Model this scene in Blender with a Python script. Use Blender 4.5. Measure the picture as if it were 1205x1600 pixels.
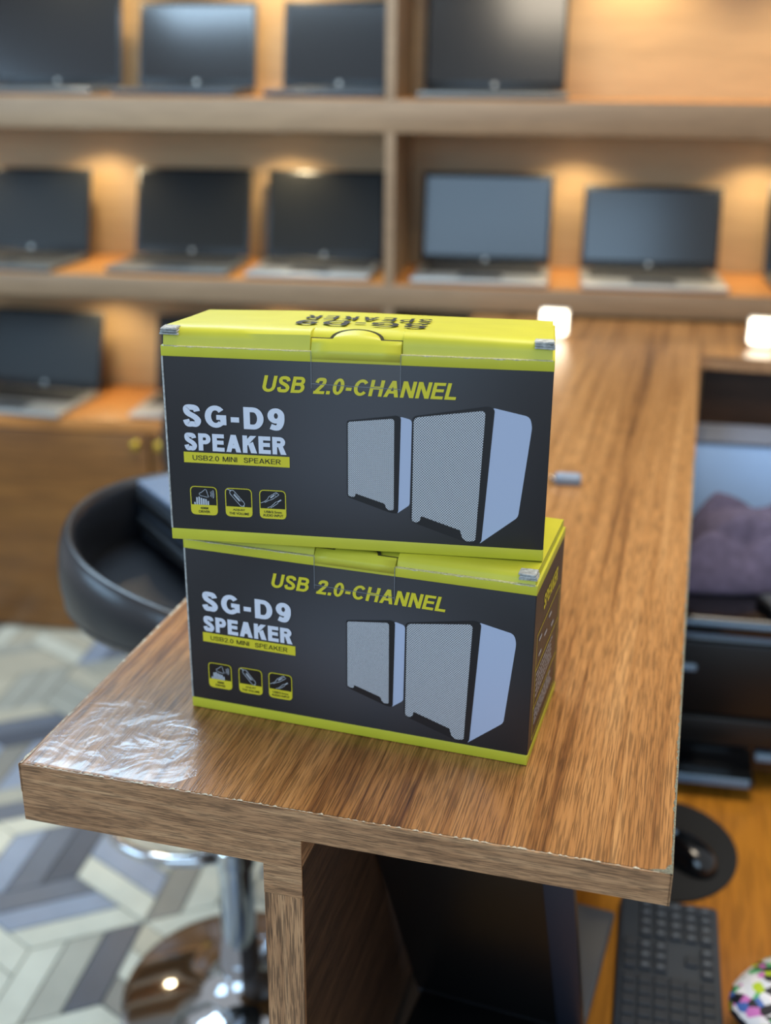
import bpy, bmesh, math, random
from mathutils import Matrix, Vector
random.seed(7)
R = math.radians
for o in list(bpy.data.objects): bpy.data.objects.remove(o)
scene = bpy.context.scene
col = scene.collection

# ------------------------------------------------------------------ camera
CZ = 0.5384                                   # metres above the counter top (z = 0)
cam_d = bpy.data.cameras.new('camera'); cam = bpy.data.objects.new('camera', cam_d); col.objects.link(cam)
cam_d.sensor_fit = 'VERTICAL'; cam_d.sensor_height = 36.0; cam_d.lens = 36.0 * 1794.36 / 1600.0
cam.matrix_world = Matrix.Translation((0, 0, CZ)) @ Matrix.Rotation(R(90 - 20.86), 4, 'X') @ Matrix.Rotation(R(0.5), 4, 'Z')
cam_d.clip_start = 0.05
cam_d.dof.use_dof = True; cam_d.dof.focus_distance = 0.915; cam_d.dof.aperture_fstop = 3.0
scene.camera = cam

# ------------------------------------------------------------------ light and exposure
vs = scene.view_settings
vs.view_transform = 'Standard'; vs.look = 'None'; vs.gamma = 1.0; vs.use_curve_mapping = False
vs.exposure = 0.0
world = bpy.data.worlds.new('world'); scene.world = world; world.use_nodes = True
bg = world.node_tree.nodes['Background']; bg.inputs[0].default_value = (0.92, 0.95, 1.0, 1); bg.inputs[1].default_value = 0.50
def area(name, loc, target, sx, sy, power, colr):
    l = bpy.data.lights.new(name, 'AREA'); l.shape = 'RECTANGLE'; l.size = sx; l.size_y = sy; l.energy = power; l.color = colr
    o = bpy.data.objects.new(name, l); col.objects.link(o); o.location = loc
    o.rotation_euler = (Vector(target) - Vector(loc)).to_track_quat('-Z', 'Y').to_euler(); return o
area('shopfront_daylight', (-0.9, -2.6, 1.35), (0.0, 1.2, 0.0), 2.6, 1.8, 54, (0.46, 0.72, 1.0))
area('side_daylight', (-3.1, 0.7, 1.0), (-0.3, 1.5, -0.1), 1.6, 1.5, 34, (0.46, 0.72, 1.0))
area('ceiling_light_cool', (-0.62, 2.30, 1.30), (-0.62, 2.20, 0), 1.0, 0.5, 26, (0.55, 0.78, 1.0))
area('ceiling_light_warm', (0.5, 1.25, 1.75), (0.5, 1.25, 0), 0.9, 0.9, 33, (1.0, 0.86, 0.66))

# ------------------------------------------------------------------ helpers
def lin(c):
    return tuple((v / 255.0 / 12.92) if v <= 10.31 else ((v / 255.0 + 0.055) / 1.055) ** 2.4 for v in c) + (1.0,)
def mat(name, rgb, rough=0.5, metal=0.0, spec=0.5, coat=0.0, noise=0.0, nscale=40.0, bump=0.0, bscale=200.0):
    m = bpy.data.materials.new(name); m.use_nodes = True; nt = m.node_tree; b = nt.nodes['Principled BSDF']
    b.inputs['Base Color'].default_value = lin(rgb); b.inputs['Roughness'].default_value = rough
    b.inputs['Metallic'].default_value = metal; b.inputs['Specular IOR Level'].default_value = spec; b.inputs['Coat Weight'].default_value = coat
    tc = nt.nodes.new('ShaderNodeTexCoord')
    if noise > 0:
        n = nt.nodes.new('ShaderNodeTexNoise'); n.inputs['Scale'].default_value = nscale; n.inputs['Detail'].default_value = 5
        nt.links.new(tc.outputs['Object'], n.inputs['Vector'])
        mx = nt.nodes.new('ShaderNodeMix'); mx.data_type = 'RGBA'; mx.blend_type = 'MULTIPLY'; mx.inputs[0].default_value = 1.0
        mr = nt.nodes.new('ShaderNodeMapRange'); mr.inputs[1].default_value = 0.3; mr.inputs[2].default_value = 0.7
        mr.inputs[3].default_value = 1.0 - noise; mr.inputs[4].default_value = 1.0 + noise
        nt.links.new(n.outputs['Fac'], mr.inputs[0])
        mx.inputs[6].default_value = lin(rgb); nt.links.new(mr.outputs[0], mx.inputs[7]); nt.links.new(mx.outputs[2], b.inputs['Base Color'])
    if bump > 0:
        n2 = nt.nodes.new('ShaderNodeTexNoise'); n2.inputs['Scale'].default_value = bscale; n2.inputs['Detail'].default_value = 4
        nt.links.new(tc.outputs['Object'], n2.inputs['Vector'])
        bp = nt.nodes.new('ShaderNodeBump'); bp.inputs['Strength'].default_value = bump; bp.inputs['Distance'].default_value = 0.002
        nt.links.new(n2.outputs['Fac'], bp.inputs['Height']); nt.links.new(bp.outputs[0], b.inputs['Normal'])
    return m
def wood(name, axis, stops, rough=0.35, across=26.0, along=1.6, fine=420.0, fine_amt=0.35, bump=0.25, spec=0.5, coarse=(5.0, 0.5), distort=0.6, coat=0.0, ratio=14.0):
    """stops: list of (position, rgb); grain runs along `axis` of the object's own coordinates"""
    m = bpy.data.materials.new(name); m.use_nodes = True; nt = m.node_tree; L = nt.links; b = nt.nodes['Principled BSDF']
    b.inputs['Roughness'].default_value = rough; b.inputs['Specular IOR Level'].default_value = spec; b.inputs['Coat Weight'].default_value = coat
    b.inputs['Coat Roughness'].default_value = 0.15
    tc = nt.nodes.new('ShaderNodeTexCoord')
    def streak(a, al, detail, dist, seed):
        mp = nt.nodes.new('ShaderNodeMapping'); s = [a, a, a]; s[axis] = al
        mp.inputs['Scale'].default_value = s; mp.inputs['Location'].default_value = (seed, seed * 0.7, seed * 1.3)
        n = nt.nodes.new('ShaderNodeTexNoise'); n.inputs['Scale'].default_value = 1.0; n.inputs['Detail'].default_value = detail; n.inputs['Distortion'].default_value = dist
        L.new(tc.outputs['Object'], mp.inputs['Vector']); L.new(mp.outputs[0], n.inputs['Vector']); return n.outputs['Fac']
    g1 = streak(across, along, 6, distort, 1.3); g0 = streak(coarse[0], coarse[1], 3, 0.4, 4.1); g2 = streak(fine, fine / ratio, 2, 0.3, 7.7)
    def math_(op, a, bb):
        n = nt.nodes.new('ShaderNodeMath'); n.operation = op
        for i, v in enumerate((a, bb)):
            if isinstance(v, (int, float)): n.inputs[i].default_value = v
            else: L.new(v, n.inputs[i])
        return n.outputs[0]
    f = math_('ADD', math_('MULTIPLY', g1, 0.62), math_('MULTIPLY', g0, 0.38))
    cr = nt.nodes.new('ShaderNodeValToRGB'); e = cr.color_ramp.elements
    while len(e) < len(stops): e.new(0.5)
    for i, (p, c) in enumerate(stops): e[i].position = p; e[i].color = lin(c)
    L.new(f, cr.inputs[0])
    mr = nt.nodes.new('ShaderNodeMapRange'); mr.inputs[1].default_value = 0.35; mr.inputs[2].default_value = 0.65; mr.inputs[3].default_value = 1 - fine_amt; mr.inputs[4].default_value = 1 + fine_amt * 0.6
    mr.interpolation_type = 'SMOOTHSTEP'
    mr.inputs[1].default_value = 0.40; mr.inputs[2].default_value = 0.56
    L.new(g2, mr.inputs[0])
    mx = nt.nodes.new('ShaderNodeMix'); mx.data_type = 'RGBA'; mx.blend_type = 'MULTIPLY'; mx.inputs[0].default_value = 1.0
    L.new(cr.outputs[0], mx.inputs[6]); L.new(mr.outputs[0], mx.inputs[7]); L.new(mx.outputs[2], b.inputs['Base Color'])
    if bump > 0:
        bp = nt.nodes.new('ShaderNodeBump'); bp.inputs['Strength'].default_value = bump; bp.inputs['Distance'].default_value = 0.0006
        L.new(g2, bp.inputs['Height']); L.new(bp.outputs[0], b.inputs['Normal'])
    return m
def emit(name, rgb, strength):
    m = bpy.data.materials.new(name); m.use_nodes = True; b = m.node_tree.nodes['Principled BSDF']
    b.inputs['Base Color'].default_value = lin(rgb); b.inputs['Emission Color'].default_value = lin(rgb); b.inputs['Emission Strength'].default_value = strength
    return m
def link(name, me, m, parent=None, smooth=False):
    o = bpy.data.objects.new(name, me); col.objects.link(o)
    if m is not None:
        for mm in (m if isinstance(m, (list, tuple)) else [m]): me.materials.append(mm)
    if parent is not None: o.parent = parent
    if smooth:
        for p in me.polygons: p.use_smooth = True
    return o
def from_bm(name, bm, m, parent=None, smooth=False):
    me = bpy.data.meshes.new(name); bmesh.ops.recalc_face_normals(bm, faces=bm.faces[:]); bm.to_mesh(me); bm.free()
    o = link(name, me, m, parent, smooth)
    if smooth:
        try: me.set_sharp_from_angle(angle=R(40))
        except Exception: pass
    return o
def pyd(name, v, f, m, parent=None, smooth=False):
    me = bpy.data.meshes.new(name); me.from_pydata(v, [], f); me.update(); return link(name, me, m, parent, smooth)
def bm_box(bm, x0, x1, y0, y1, z0, z1, bev=0.0, seg=2):
    r = bmesh.ops.create_cube(bm, size=1.0); vs_ = r['verts']
    for v in vs_:
        v.co = Vector(((x0 + x1) / 2 + v.co.x * (x1 - x0), (y0 + y1) / 2 + v.co.y * (y1 - y0), (z0 + z1) / 2 + v.co.z * (z1 - z0)))
    if bev > 0:
        es = list({e for v in vs_ for e in v.link_edges})
        bmesh.ops.bevel(bm, geom=es, offset=bev, segments=seg, profile=0.5, affect='EDGES')
    return bm
def box(name, x0, x1, y0, y1, z0, z1, m, parent=None, bev=0.0, seg=2):
    return from_bm(name, bm_box(bmesh.new(), x0, x1, y0, y1, z0, z1, bev, seg), m, parent, smooth=bev > 0)
def prism(name, pts, z0, z1, m, parent=None, bev=0.0, seg=2):
    bm = bmesh.new(); vs_ = [bm.verts.new((x, y, z0)) for x, y in pts]; f = bm.faces.new(vs_)
    ex = bmesh.ops.extrude_face_region(bm, geom=[f]); 
    for v in ex['geom']:
        if isinstance(v, bmesh.types.BMVert): v.co.z = z1
    if bev > 0: bmesh.ops.bevel(bm, geom=bm.edges[:], offset=bev, segments=seg, affect='EDGES')
    return from_bm(name, bm, m, parent, smooth=bev > 0)
def lathe(name, prof, m, parent=None, n=40, cx=0, cy=0):
    v, f = [], []
    for r, z in prof:
        for k in range(n):
            a = 2 * math.pi * k / n; v.append((cx + r * math.cos(a), cy + r * math.sin(a), z))
    for i in range(len(prof) - 1):
        for k in range(n):
            a, b_ = i * n + k, i * n + (k + 1) % n; f.append((a, b_, b_ + n, a + n))
    f.append(tuple(range(n))[::-1]); f.append(tuple((len(prof) - 1) * n + k for k in range(n)))
    o = pyd(name, v, f, m, parent, True)
    try: o.data.set_sharp_from_angle(angle=R(45))
    except Exception: pass
    return o
def tube(name, pts, rad, m, parent=None, n=12, closed=False):
    """round tube along points; rad a number or a function index -> (ra, rb)"""
    v, f = [], []; N = len(pts); P = [Vector(p) for p in pts]
    for i in range(N):
        t = (P[(i + 1) % N] - P[i - 1]) if closed else (P[min(i + 1, N - 1)] - P[max(i - 1, 0)])
        t.normalize(); up = Vector((0, 0, 1)) if abs(t.z) < 0.9 else Vector((1, 0, 0))
        s = t.cross(up).normalized(); u = s.cross(t).normalized(); ra, rb = rad(i) if callable(rad) else (rad, rad)
        for k in range(n):
            a = 2 * math.pi * k / n; v.append(tuple(P[i] + s * ra * math.cos(a) + u * rb * math.sin(a)))
    for i in range(N if closed else N - 1):
        for k in range(n):
            a, b_ = i * n + k, i * n + (k + 1) % n; j = ((i + 1) % N) * n
            f.append((a, b_, j + (k + 1) % n, j + k))
    if not closed: f.append(tuple(range(n))[::-1]); f.append(tuple((N - 1) * n + k for k in range(n)))
    return pyd(name, v, f, m, parent, True)
def tag(o, label=None, cat=None, group=None, kind=None):
    if label: o['label'] = label
    if cat: o['category'] = cat
    if group: o['group'] = group
    if kind: o['kind'] = kind
    return o
def thing(name, label, cat, loc=(0, 0, 0), rz=0.0, group=None):
    o = bpy.data.objects.new(name, None); o.empty_display_size = 0.05; col.objects.link(o); o.location = loc; o.rotation_euler = (0, 0, rz)
    return tag(o, label, cat, group)
def copy_tree(o, parent=None):
    c = o.copy(); col.objects.link(c)
    if parent is not None: c.parent = parent
    for ch in list(o.children): copy_tree(ch, c)
    return c

# ------------------------------------------------------------------ materials
M = {}
M['top'] = wood('counter_laminate', 1, [(0.33, (80, 48, 24)), (0.41, (122, 80, 42)), (0.47, (150, 104, 58)), (0.56, (164, 117, 69)), (0.70, (182, 136, 86))], rough=0.28, across=95, along=1.8, fine=880, fine_amt=0.38, bump=0.6, coarse=(9, 0.7), distort=0.7, ratio=36.0)
ES = [(0.32, (122, 86, 56)), (0.5, (162, 121, 84)), (0.66, (184, 144, 104))]
M['edge_x'] = wood('edge_band_horizontal_grain', 0, ES, rough=0.5, across=160, along=9, fine=1400, fine_amt=0.42, bump=0.2, coarse=(40, 3), ratio=24.0)
M['edge_y'] = wood('edge_band_side_grain', 1, ES, rough=0.5, across=160, along=9, fine=1400, fine_amt=0.42, bump=0.2, coarse=(40, 3), ratio=24.0)
M['edge_z'] = wood('edge_band_vertical_grain', 2, ES, rough=0.5, across=200, along=9, fine=1000, fine_amt=0.5, bump=0.2, coarse=(40, 3), ratio=26.0)
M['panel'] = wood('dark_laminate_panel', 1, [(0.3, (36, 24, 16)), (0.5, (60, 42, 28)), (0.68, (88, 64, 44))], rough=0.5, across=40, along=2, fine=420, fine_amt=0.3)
SH = [(0.3, (128, 104, 78)), (0.5, (140, 115, 88)), (0.7, (150, 125, 97))]
M['back'] = wood('back_panel_laminate', 0, [(0.3, (170, 140, 100)), (0.5, (184, 152, 110)), (0.7, (194, 162, 120))], rough=0.45, across=14, along=1.2, fine=160, fine_amt=0.05, bump=0.1)  # same wood kept lighter, the lit look put into the colour
M['shelf'] = wood('shelf_laminate', 0, SH, rough=0.45, across=18, along=1.2, fine=160, fine_amt=0.08, bump=0.1)  # greyer tan: cool shade on the board fronts put into the colour
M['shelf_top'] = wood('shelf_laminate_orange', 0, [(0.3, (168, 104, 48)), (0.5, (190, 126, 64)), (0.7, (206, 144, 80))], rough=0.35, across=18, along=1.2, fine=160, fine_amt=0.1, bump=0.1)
M['cabinet'] = wood('cabinet_brown_laminate', 0, [(0.3, (92, 56, 22)), (0.5, (128, 84, 36)), (0.7, (150, 104, 50))], rough=0.28, across=12, along=2.0, fine=120, fine_amt=0.15, bump=0.1)
M['walnut'] = wood('walnut_panel', 0, [(0.3, (40, 26, 18)), (0.5, (62, 42, 28)), (0.7, (80, 54, 36))], rough=0.5, across=20, along=1.5, fine=200, fine_amt=0.2)
M['desk'] = wood('desk_yellow_wood', 1, [(0.3, (150, 92, 24)), (0.5, (186, 124, 40)), (0.7, (206, 148, 60))], rough=0.35, across=14, along=1.2, fine=160, fine_amt=0.15, bump=0.1)
M['yellow'] = mat('yellow_card', (194, 193, 54), rough=0.42, noise=0.04, nscale=30, spec=0.4)
M['yellow_print'] = mat('yellow_ink', (212, 202, 44), rough=0.4)
M['tape_mark'] = mat('cut_slot', (44, 44, 8), rough=0.8)
M['white_ink'] = mat('white_ink', (212, 220, 234), rough=0.4)
M['grey_ink'] = mat('pale_grey_ink', (172, 186, 212), rough=0.4)
M['line_ink'] = mat('thin_line_ink', (186, 196, 206), rough=0.4)
M['black_ink'] = mat('black_ink', (18, 18, 19), rough=0.4)
M['frame_ink'] = mat('speaker_frame_ink', (24, 25, 29), rough=0.4)
M['side_card'] = mat('brown_black_card', (46, 38, 36), rough=0.45, noise=0.05)
M['raw'] = mat('torn_grey_card', (176, 180, 178), rough=0.9, noise=0.35, nscale=300, bump=0.6, bscale=900)
M['pale_edge'] = mat('worn_pale_edge', (196, 190, 172), rough=0.8, noise=0.4, nscale=500)
M['chip'] = mat('chipped_board_edge', (120, 122, 108), rough=0.9, noise=0.5, nscale=700, bump=0.5, bscale=1200)
def card_front():
    m = bpy.data.materials.new('charcoal_printed_card'); m.use_nodes = True; nt = m.node_tree; b = nt.nodes['Principled BSDF']
    b.inputs['Roughness'].default_value = 0.38; b.inputs['Specular IOR Level'].default_value = 0.4
    tc = nt.nodes.new('ShaderNodeTexCoord'); mp = nt.nodes.new('ShaderNodeMapping'); mp.vector_type = 'POINT'
    mp.inputs['Location'].default_value = (-0.165 * 6.2, 0, -0.075 * 9); mp.inputs['Scale'].default_value = (6.2, 0, 9)
    gr = nt.nodes.new('ShaderNodeTexGradient'); gr.gradient_type = 'SPHERICAL'; cr = nt.nodes.new('ShaderNodeValToRGB')
    cr.color_ramp.elements[0].color = lin((40, 40, 43)); cr.color_ramp.elements[1].color = lin((74, 76, 82)); cr.color_ramp.interpolation = 'EASE'
    nt.links.new(tc.outputs['Object'], mp.inputs['Vector']); nt.links.new(mp.outputs[0], gr.inputs['Vector']); nt.links.new(gr.outputs['Fac'], cr.inputs[0]); nt.links.new(cr.outputs[0], b.inputs['Base Color'])
    return m
M['card'] = card_front()
def grille(name, pitch):
    m = bpy.data.materials.new(name); m.use_nodes = True; nt = m.node_tree; b = nt.nodes['Principled BSDF']; b.inputs['Roughness'].default_value = 0.4
    tc = nt.nodes.new('ShaderNodeTexCoord'); mp = nt.nodes.new('ShaderNodeMapping'); mp.inputs['Rotation'].default_value = (0, R(45), 0); mp.inputs['Scale'].default_value = (1 / pitch, 0, 1 / pitch)
    vo = nt.nodes.new('ShaderNodeTexVoronoi'); vo.inputs['Scale'].default_value = 1.0; vo.inputs['Randomness'].default_value = 0.0
    cr = nt.nodes.new('ShaderNodeValToRGB'); cr.color_ramp.elements[0].position = 0.30; cr.color_ramp.elements[0].color = lin((62, 66, 74)); cr.color_ramp.elements[1].position = 0.42; cr.color_ramp.elements[1].color = lin((200, 206, 212))
    nt.links.new(tc.outputs['Object'], mp.inputs['Vector']); nt.links.new(mp.outputs[0], vo.inputs['Vector']); nt.links.new(vo.outputs['Distance'], cr.inputs[0]); nt.links.new(cr.outputs[0], b.inputs['Base Color'])
    return m
M['grille_big'] = grille('perforated_grille_print', 0.00150)
M['grille_small'] = grille('fine_perforated_grille_print', 0.00112)
def clear_film(name, wr, bscale, tint=(0.95, 0.97, 1.0, 1), gl=0.12):
    m = bpy.data.materials.new(name); m.use_nodes = True; nt = m.node_tree; nt.nodes.remove(nt.nodes['Principled BSDF'])
    t = nt.nodes.new('ShaderNodeBsdfTransparent'); t.inputs[0].default_value = tint; g = nt.nodes.new('ShaderNodeBsdfGlossy'); g.inputs['Roughness'].default_value = 0.20
    mx = nt.nodes.new('ShaderNodeMixShader'); mx.inputs[0].default_value = gl
    tc = nt.nodes.new('ShaderNodeTexCoord'); n = nt.nodes.new('ShaderNodeTexNoise'); n.inputs['Scale'].default_value = bscale; n.inputs['Detail'].default_value = 6; n.inputs['Distortion'].default_value = 1.2
    bp = nt.nodes.new('ShaderNodeBump'); bp.inputs['Strength'].default_value = wr; bp.inputs['Distance'].default_value = 0.004
    L = nt.links; L.new(tc.outputs['Object'], n.inputs['Vector']); L.new(n.outputs['Fac'], bp.inputs['Height']); L.new(bp.outputs[0], g.inputs['Normal'])
    L.new(t.outputs[0], mx.inputs[1]); L.new(g.outputs[0], mx.inputs[2]); L.new(mx.outputs[0], nt.nodes['Material Output'].inputs[0])
    return m
M['film'] = clear_film('wrinkled_clear_tape', 0.50, 24, tint=(1.0, 1.0, 1.0, 1), gl=0.085)
M['seal'] = clear_film('clear_seal_tape', 0.0, 10, tint=(1.0, 1.0, 1.0, 1), gl=0.045)
M['chrome'] = mat('chrome', (205, 208, 212), rough=0.07, metal=1.0)
M['vinyl'] = mat('black_vinyl', (26, 29, 35), rough=0.30, spec=0.8, bump=0.15, bscale=120)
M['silver'] = mat('laptop_silver', (172, 172, 168), rough=0.35, metal=0.55)
M['dark_silver'] = mat('laptop_grey', (110, 112, 110), rough=0.38, metal=0.5)
M['navy'] = mat('navy_black_plastic', (34, 42, 58), rough=0.45)
M['lid'] = mat('laptop_dark_shell', (58, 64, 70), rough=0.4, metal=0.3)
M['steel'] = mat('blue_grey_laptop_lid', (112, 128, 150), rough=0.4, metal=0.1)  # lighter blue: cool light on the top lid painted into the colour
M['bezel'] = mat('laptop_bezel', (20, 22, 24), rough=0.35)
M['screen'] = mat('dark_glass_screen', (20, 23, 27), rough=0.16, spec=0.8)
M['screen_soft'] = mat('soft_sheen_screen', (14, 18, 24), rough=0.24, spec=0.9)
M['screen_matt'] = mat('matt_dark_screen', (28, 29, 28), rough=0.35, spec=0.28)
M['keys'] = mat('dark_key_field', (40, 41, 42), rough=0.6, noise=0.4, nscale=250)
M['black'] = mat('black_plastic', (14, 15, 17), rough=0.38)
M['gloss_black'] = mat('gloss_black_plastic', (10, 12, 15), rough=0.14, coat=0.5)
M['charcoal'] = mat('charcoal_plastic', (58, 66, 76), rough=0.5)
M['grey_case'] = mat('grey_case_plastic', (84, 88, 94), rough=0.35)
M['keycap'] = mat('charcoal_keycap', (46, 53, 62), rough=0.5)
M['key_mark'] = mat('pale_key_print', (92, 102, 114), rough=0.5)
M['rubber'] = mat('black_mouse_mat', (24, 26, 29), rough=0.8, bump=0.2, bscale=900)
M['blue_chrome'] = mat('grey_metal_trim', (112, 142, 172), rough=0.3, metal=0.15)
M['towel'] = mat('mauve_grey_towel', (92, 86, 112), rough=0.95, noise=0.2, nscale=60, bump=0.8, bscale=500)
M['white_box'] = mat('white_carton', (164, 200, 248), rough=0.5, noise=0.03, nscale=8)
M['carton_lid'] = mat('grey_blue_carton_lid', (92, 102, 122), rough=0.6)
M['brass'] = mat('brass', (214, 176, 70), rough=0.25, metal=1.0)
M['lamp_body'] = mat('lamp_white_plastic', (225, 222, 214), rough=0.4)
M['warm_led'] = emit('warm_led', (255, 214, 150), 8.0)
M['white_led'] = emit('white_led', (255, 240, 214), 6.0)
M['clip'] = mat('grey_blue_plastic', (128, 146, 168), rough=0.4)
M['wall'] = mat('plaster', (150, 140, 128), rough=0.9, noise=0.05)
M['grout'] = mat('grey_grout', (150, 150, 146), rough=0.9, noise=0.1)
TC = [(176, 174, 160), (214, 212, 194), (112, 118, 128), (150, 160, 176), (196, 188, 166), (140, 138, 130), (88, 94, 104)]
TM = [mat('floor_tile_shade', c, rough=0.3, noise=0.10, nscale=9) for c in TC]
def patches():
    m = bpy.data.materials.new('multicolour_print_fabric'); m.use_nodes = True; nt = m.node_tree; b = nt.nodes['Principled BSDF']; b.inputs['Roughness'].default_value = 0.6
    tc = nt.nodes.new('ShaderNodeTexCoord'); vo = nt.nodes.new('ShaderNodeTexVoronoi'); vo.inputs['Scale'].default_value = 95
    sp = nt.nodes.new('ShaderNodeSeparateColor'); cr = nt.nodes.new('ShaderNodeValToRGB'); cr.color_ramp.interpolation = 'CONSTANT'
    cs = [(0, (28, 30, 44)), (0.16, (225, 232, 245)), (0.36, (186, 214, 46)), (0.5, (90, 180, 120)), (0.6, (205, 120, 200)), (0.74, (238, 240, 250)), (0.9, (70, 110, 190))]
    e = cr.color_ramp.elements
    while len(e) < len(cs): e.new(0.5)
    for i, (p, c) in enumerate(cs): e[i].position = p; e[i].color = lin(c)
    nt.links.new(tc.outputs['Object'], vo.inputs['Vector']); nt.links.new(vo.outputs['Color'], sp.inputs[0]); nt.links.new(sp.outputs[0], cr.inputs[0]); nt.links.new(cr.outputs[0], b.inputs['Base Color'])
    return m
M['patches'] = patches()

# ------------------------------------------------------------------ floor
FZ = -0.945
floor = tag(box('floor', -4.0, 3.5, -3.0, 3.4, FZ - 0.05, FZ - 0.006, M['grout']), kind='structure')
S = 0.205
hexdir = [Vector((math.cos(R(60 * k + 21)), math.sin(R(60 * k + 21)))) * S for k in range(6)]
strip_mesh = []
for q in range(3):                                    # one strip mesh per rhombus direction
    a, b_ = hexdir[2 * q], hexdir[(2 * q + 2) % 6]
    e1, e2 = a, (b_ / 3.0)
    g = 0.0016; n1 = e1.normalized() * g * 1.2; n2 = e2.normalized() * g * 1.2
    c4 = [n1 + n2, e1 - n1 + n2, e1 + e2 - n1 - n2, e2 + n1 - n2]
    me = bpy.data.meshes.new('tile')
    ch = 0.0008; vv = [(c.x, c.y, -0.007) for c in c4] + [(c.x, c.y, -ch) for c in c4]
    cen = (c4[0] + c4[2]) / 2; vv += [tuple((c + (cen - c).normalized() * ch * 1.5)) + (0,) for c in c4]
    fc = [(8, 9, 10, 11)] + [(i, (i + 1) % 4, 4 + (i + 1) % 4, 4 + i) for i in range(4)] + [(4 + i, 4 + (i + 1) % 4, 8 + (i + 1) % 4, 8 + i) for i in range(4)]
    me.from_pydata(vv, [], fc); me.update(); me.materials.append(TM[0]); strip_mesh.append(me)
H1 = hexdir[0] + hexdir[1]; H2 = hexdir[1] + hexdir[2]
cells = []
for i in range(-30, 31):
    for j in range(-30, 31):
        c = H1 * i + H2 * j
        for q in range(3):
            for s in range(3):
                o2 = c + hexdir[(2 * q + 2) % 6] * (s / 3.0); mid = o2 + hexdir[2 * q] / 2 + hexdir[(2 * q + 2) % 6] / 6
                if -3.4 < mid.x < 2.5 and 0.2 < mid.y < 3.3: cells.append((o2, mid, q))
def vis(m_):                                         # where the photograph shows floor: left of the counter
    d = m_ - Vector((-0.3034, 0.8187)); lx = d.x * math.cos(R(14.85)) - d.y * math.sin(R(14.85))
    return lx < 0.16 and m_.y > 1.25 and m_.y < 2.95 and m_.x > -0.30 - 0.36 * m_.y
near = [c for c in cells if vis(c[1])]; near.sort(key=lambda c: c[1].length); near = near[:300]
nid = {id(c) for c in near}
RT = random.Random(5)
W7 = [0, 0, 1, 1, 2, 3, 4, 4, 5, 6]
for c in near:
    o = bpy.data.objects.new('tile', strip_mesh[c[2]]); col.objects.link(o); o.location = (c[0].x, c[0].y, FZ); o.parent = floor
    o.material_slots[0].link = 'OBJECT'; o.material_slots[0].material = TM[RT.choice(W7)]
v, f, mi = [], [], []
for c in cells:
    if id(c) in nid: continue
    me = strip_mesh[c[2]]; n0 = len(v); v += [(x.co.x + c[0].x, x.co.y + c[0].y, x.co.z + FZ) for x in me.vertices]; k = RT.choice(W7)
    for p in me.polygons: f.append(tuple(n0 + t for t in p.vertices)); mi.append(k)
rest = pyd('floor_tiles', v, f, TM, floor); rest.data.polygons.foreach_set('material_index', mi); rest['kind'] = 'stuff'

# ------------------------------------------------------------------ wall with shelving (local x along the wall, y into the wall)
WP = (0.45, 2.729, 0.0); WR = R(-8)
def wall_empty(name, label, cat, x, y, z, rz=0.0, group=None):
    p = Vector(WP) + Matrix.Rotation(WR, 3, 'Z') @ Vector((x, y, z)); return thing(name, label, cat, tuple(p), WR + rz, group)
wb = box('wall_back', -3.2, 2.2, 0.37, 0.45, FZ - 0.05, 2.2, M['wall']); wb.location = WP; wb.rotation_euler.z = WR; tag(wb, kind='structure')
sh = thing('wall_shelving', 'tan wooden wall shelving with lit compartments of laptops behind the counter', 'shelving', WP, WR)
box('back_panel', -2.6, 1.6, 0.345, 0.365, -0.31, 1.25, M['back'], sh)
for z0, z1 in ((0.412, 0.486), (0.006, 0.064), (0.90, 0.97)):
    b1 = box('shelf_board', -2.6, 1.6, 0.0, 0.344, z0, z1 - 0.002, M['shelf'], sh, 0.0015)
    box('shelf_surface', -2.599, 1.599, 0.004, 0.343, z1 - 0.002, z1, M['shelf_top'], b1)
b1 = box('shelf_board', -2.6, -0.463, -0.004, 0.344, -0.345, -0.312, M['shelf_top'], sh, 0.0015)
for z0, z1 in ((0.486, 0.90), (0.064, 0.412), (-0.312, 0.006)):
    box('divider', -0.463, -0.440, 0.001, 0.344, z0, z1, M['shelf'], sh)
# base cabinets under the lowest shelf
for k, (x0, x1) in enumerate(((-1.68, -1.084), (-1.082, -0.486))):
    lab = ['brown gloss base cabinet at the left end under the lowest shelf', 'brown gloss base cabinet behind the black bar stool', 'brown gloss base cabinet beyond the left edge of the shelving'][k]
    c = wall_empty('base_cabinet', lab, 'cabinet', x0, 0, 0, group='base cabinets under the shelving')
    w = x1 - x0
    box('body', 0, w, 0.022, 0.31, FZ + 0.0, -0.346, M['cabinet'], c)
    d = box('door', 0.003, w - 0.003, 0.0, 0.021, FZ + 0.012, -0.349, M['cabinet'], c, 0.002)
    kx = {0: w - 0.031, 1: 0.031, 2: w - 0.031}[k]
    lathe('knob', [(0.004, 0.0), (0.006, 0.006), (0.013, 0.014), (0.014, 0.020), (0.009, 0.025), (0.001, 0.026)], M['brass'], d, 18).matrix_local = Matrix.Translation((kx, 0.0, -0.374)) @ Matrix.Rotation(R(90), 4, 'X')
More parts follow.
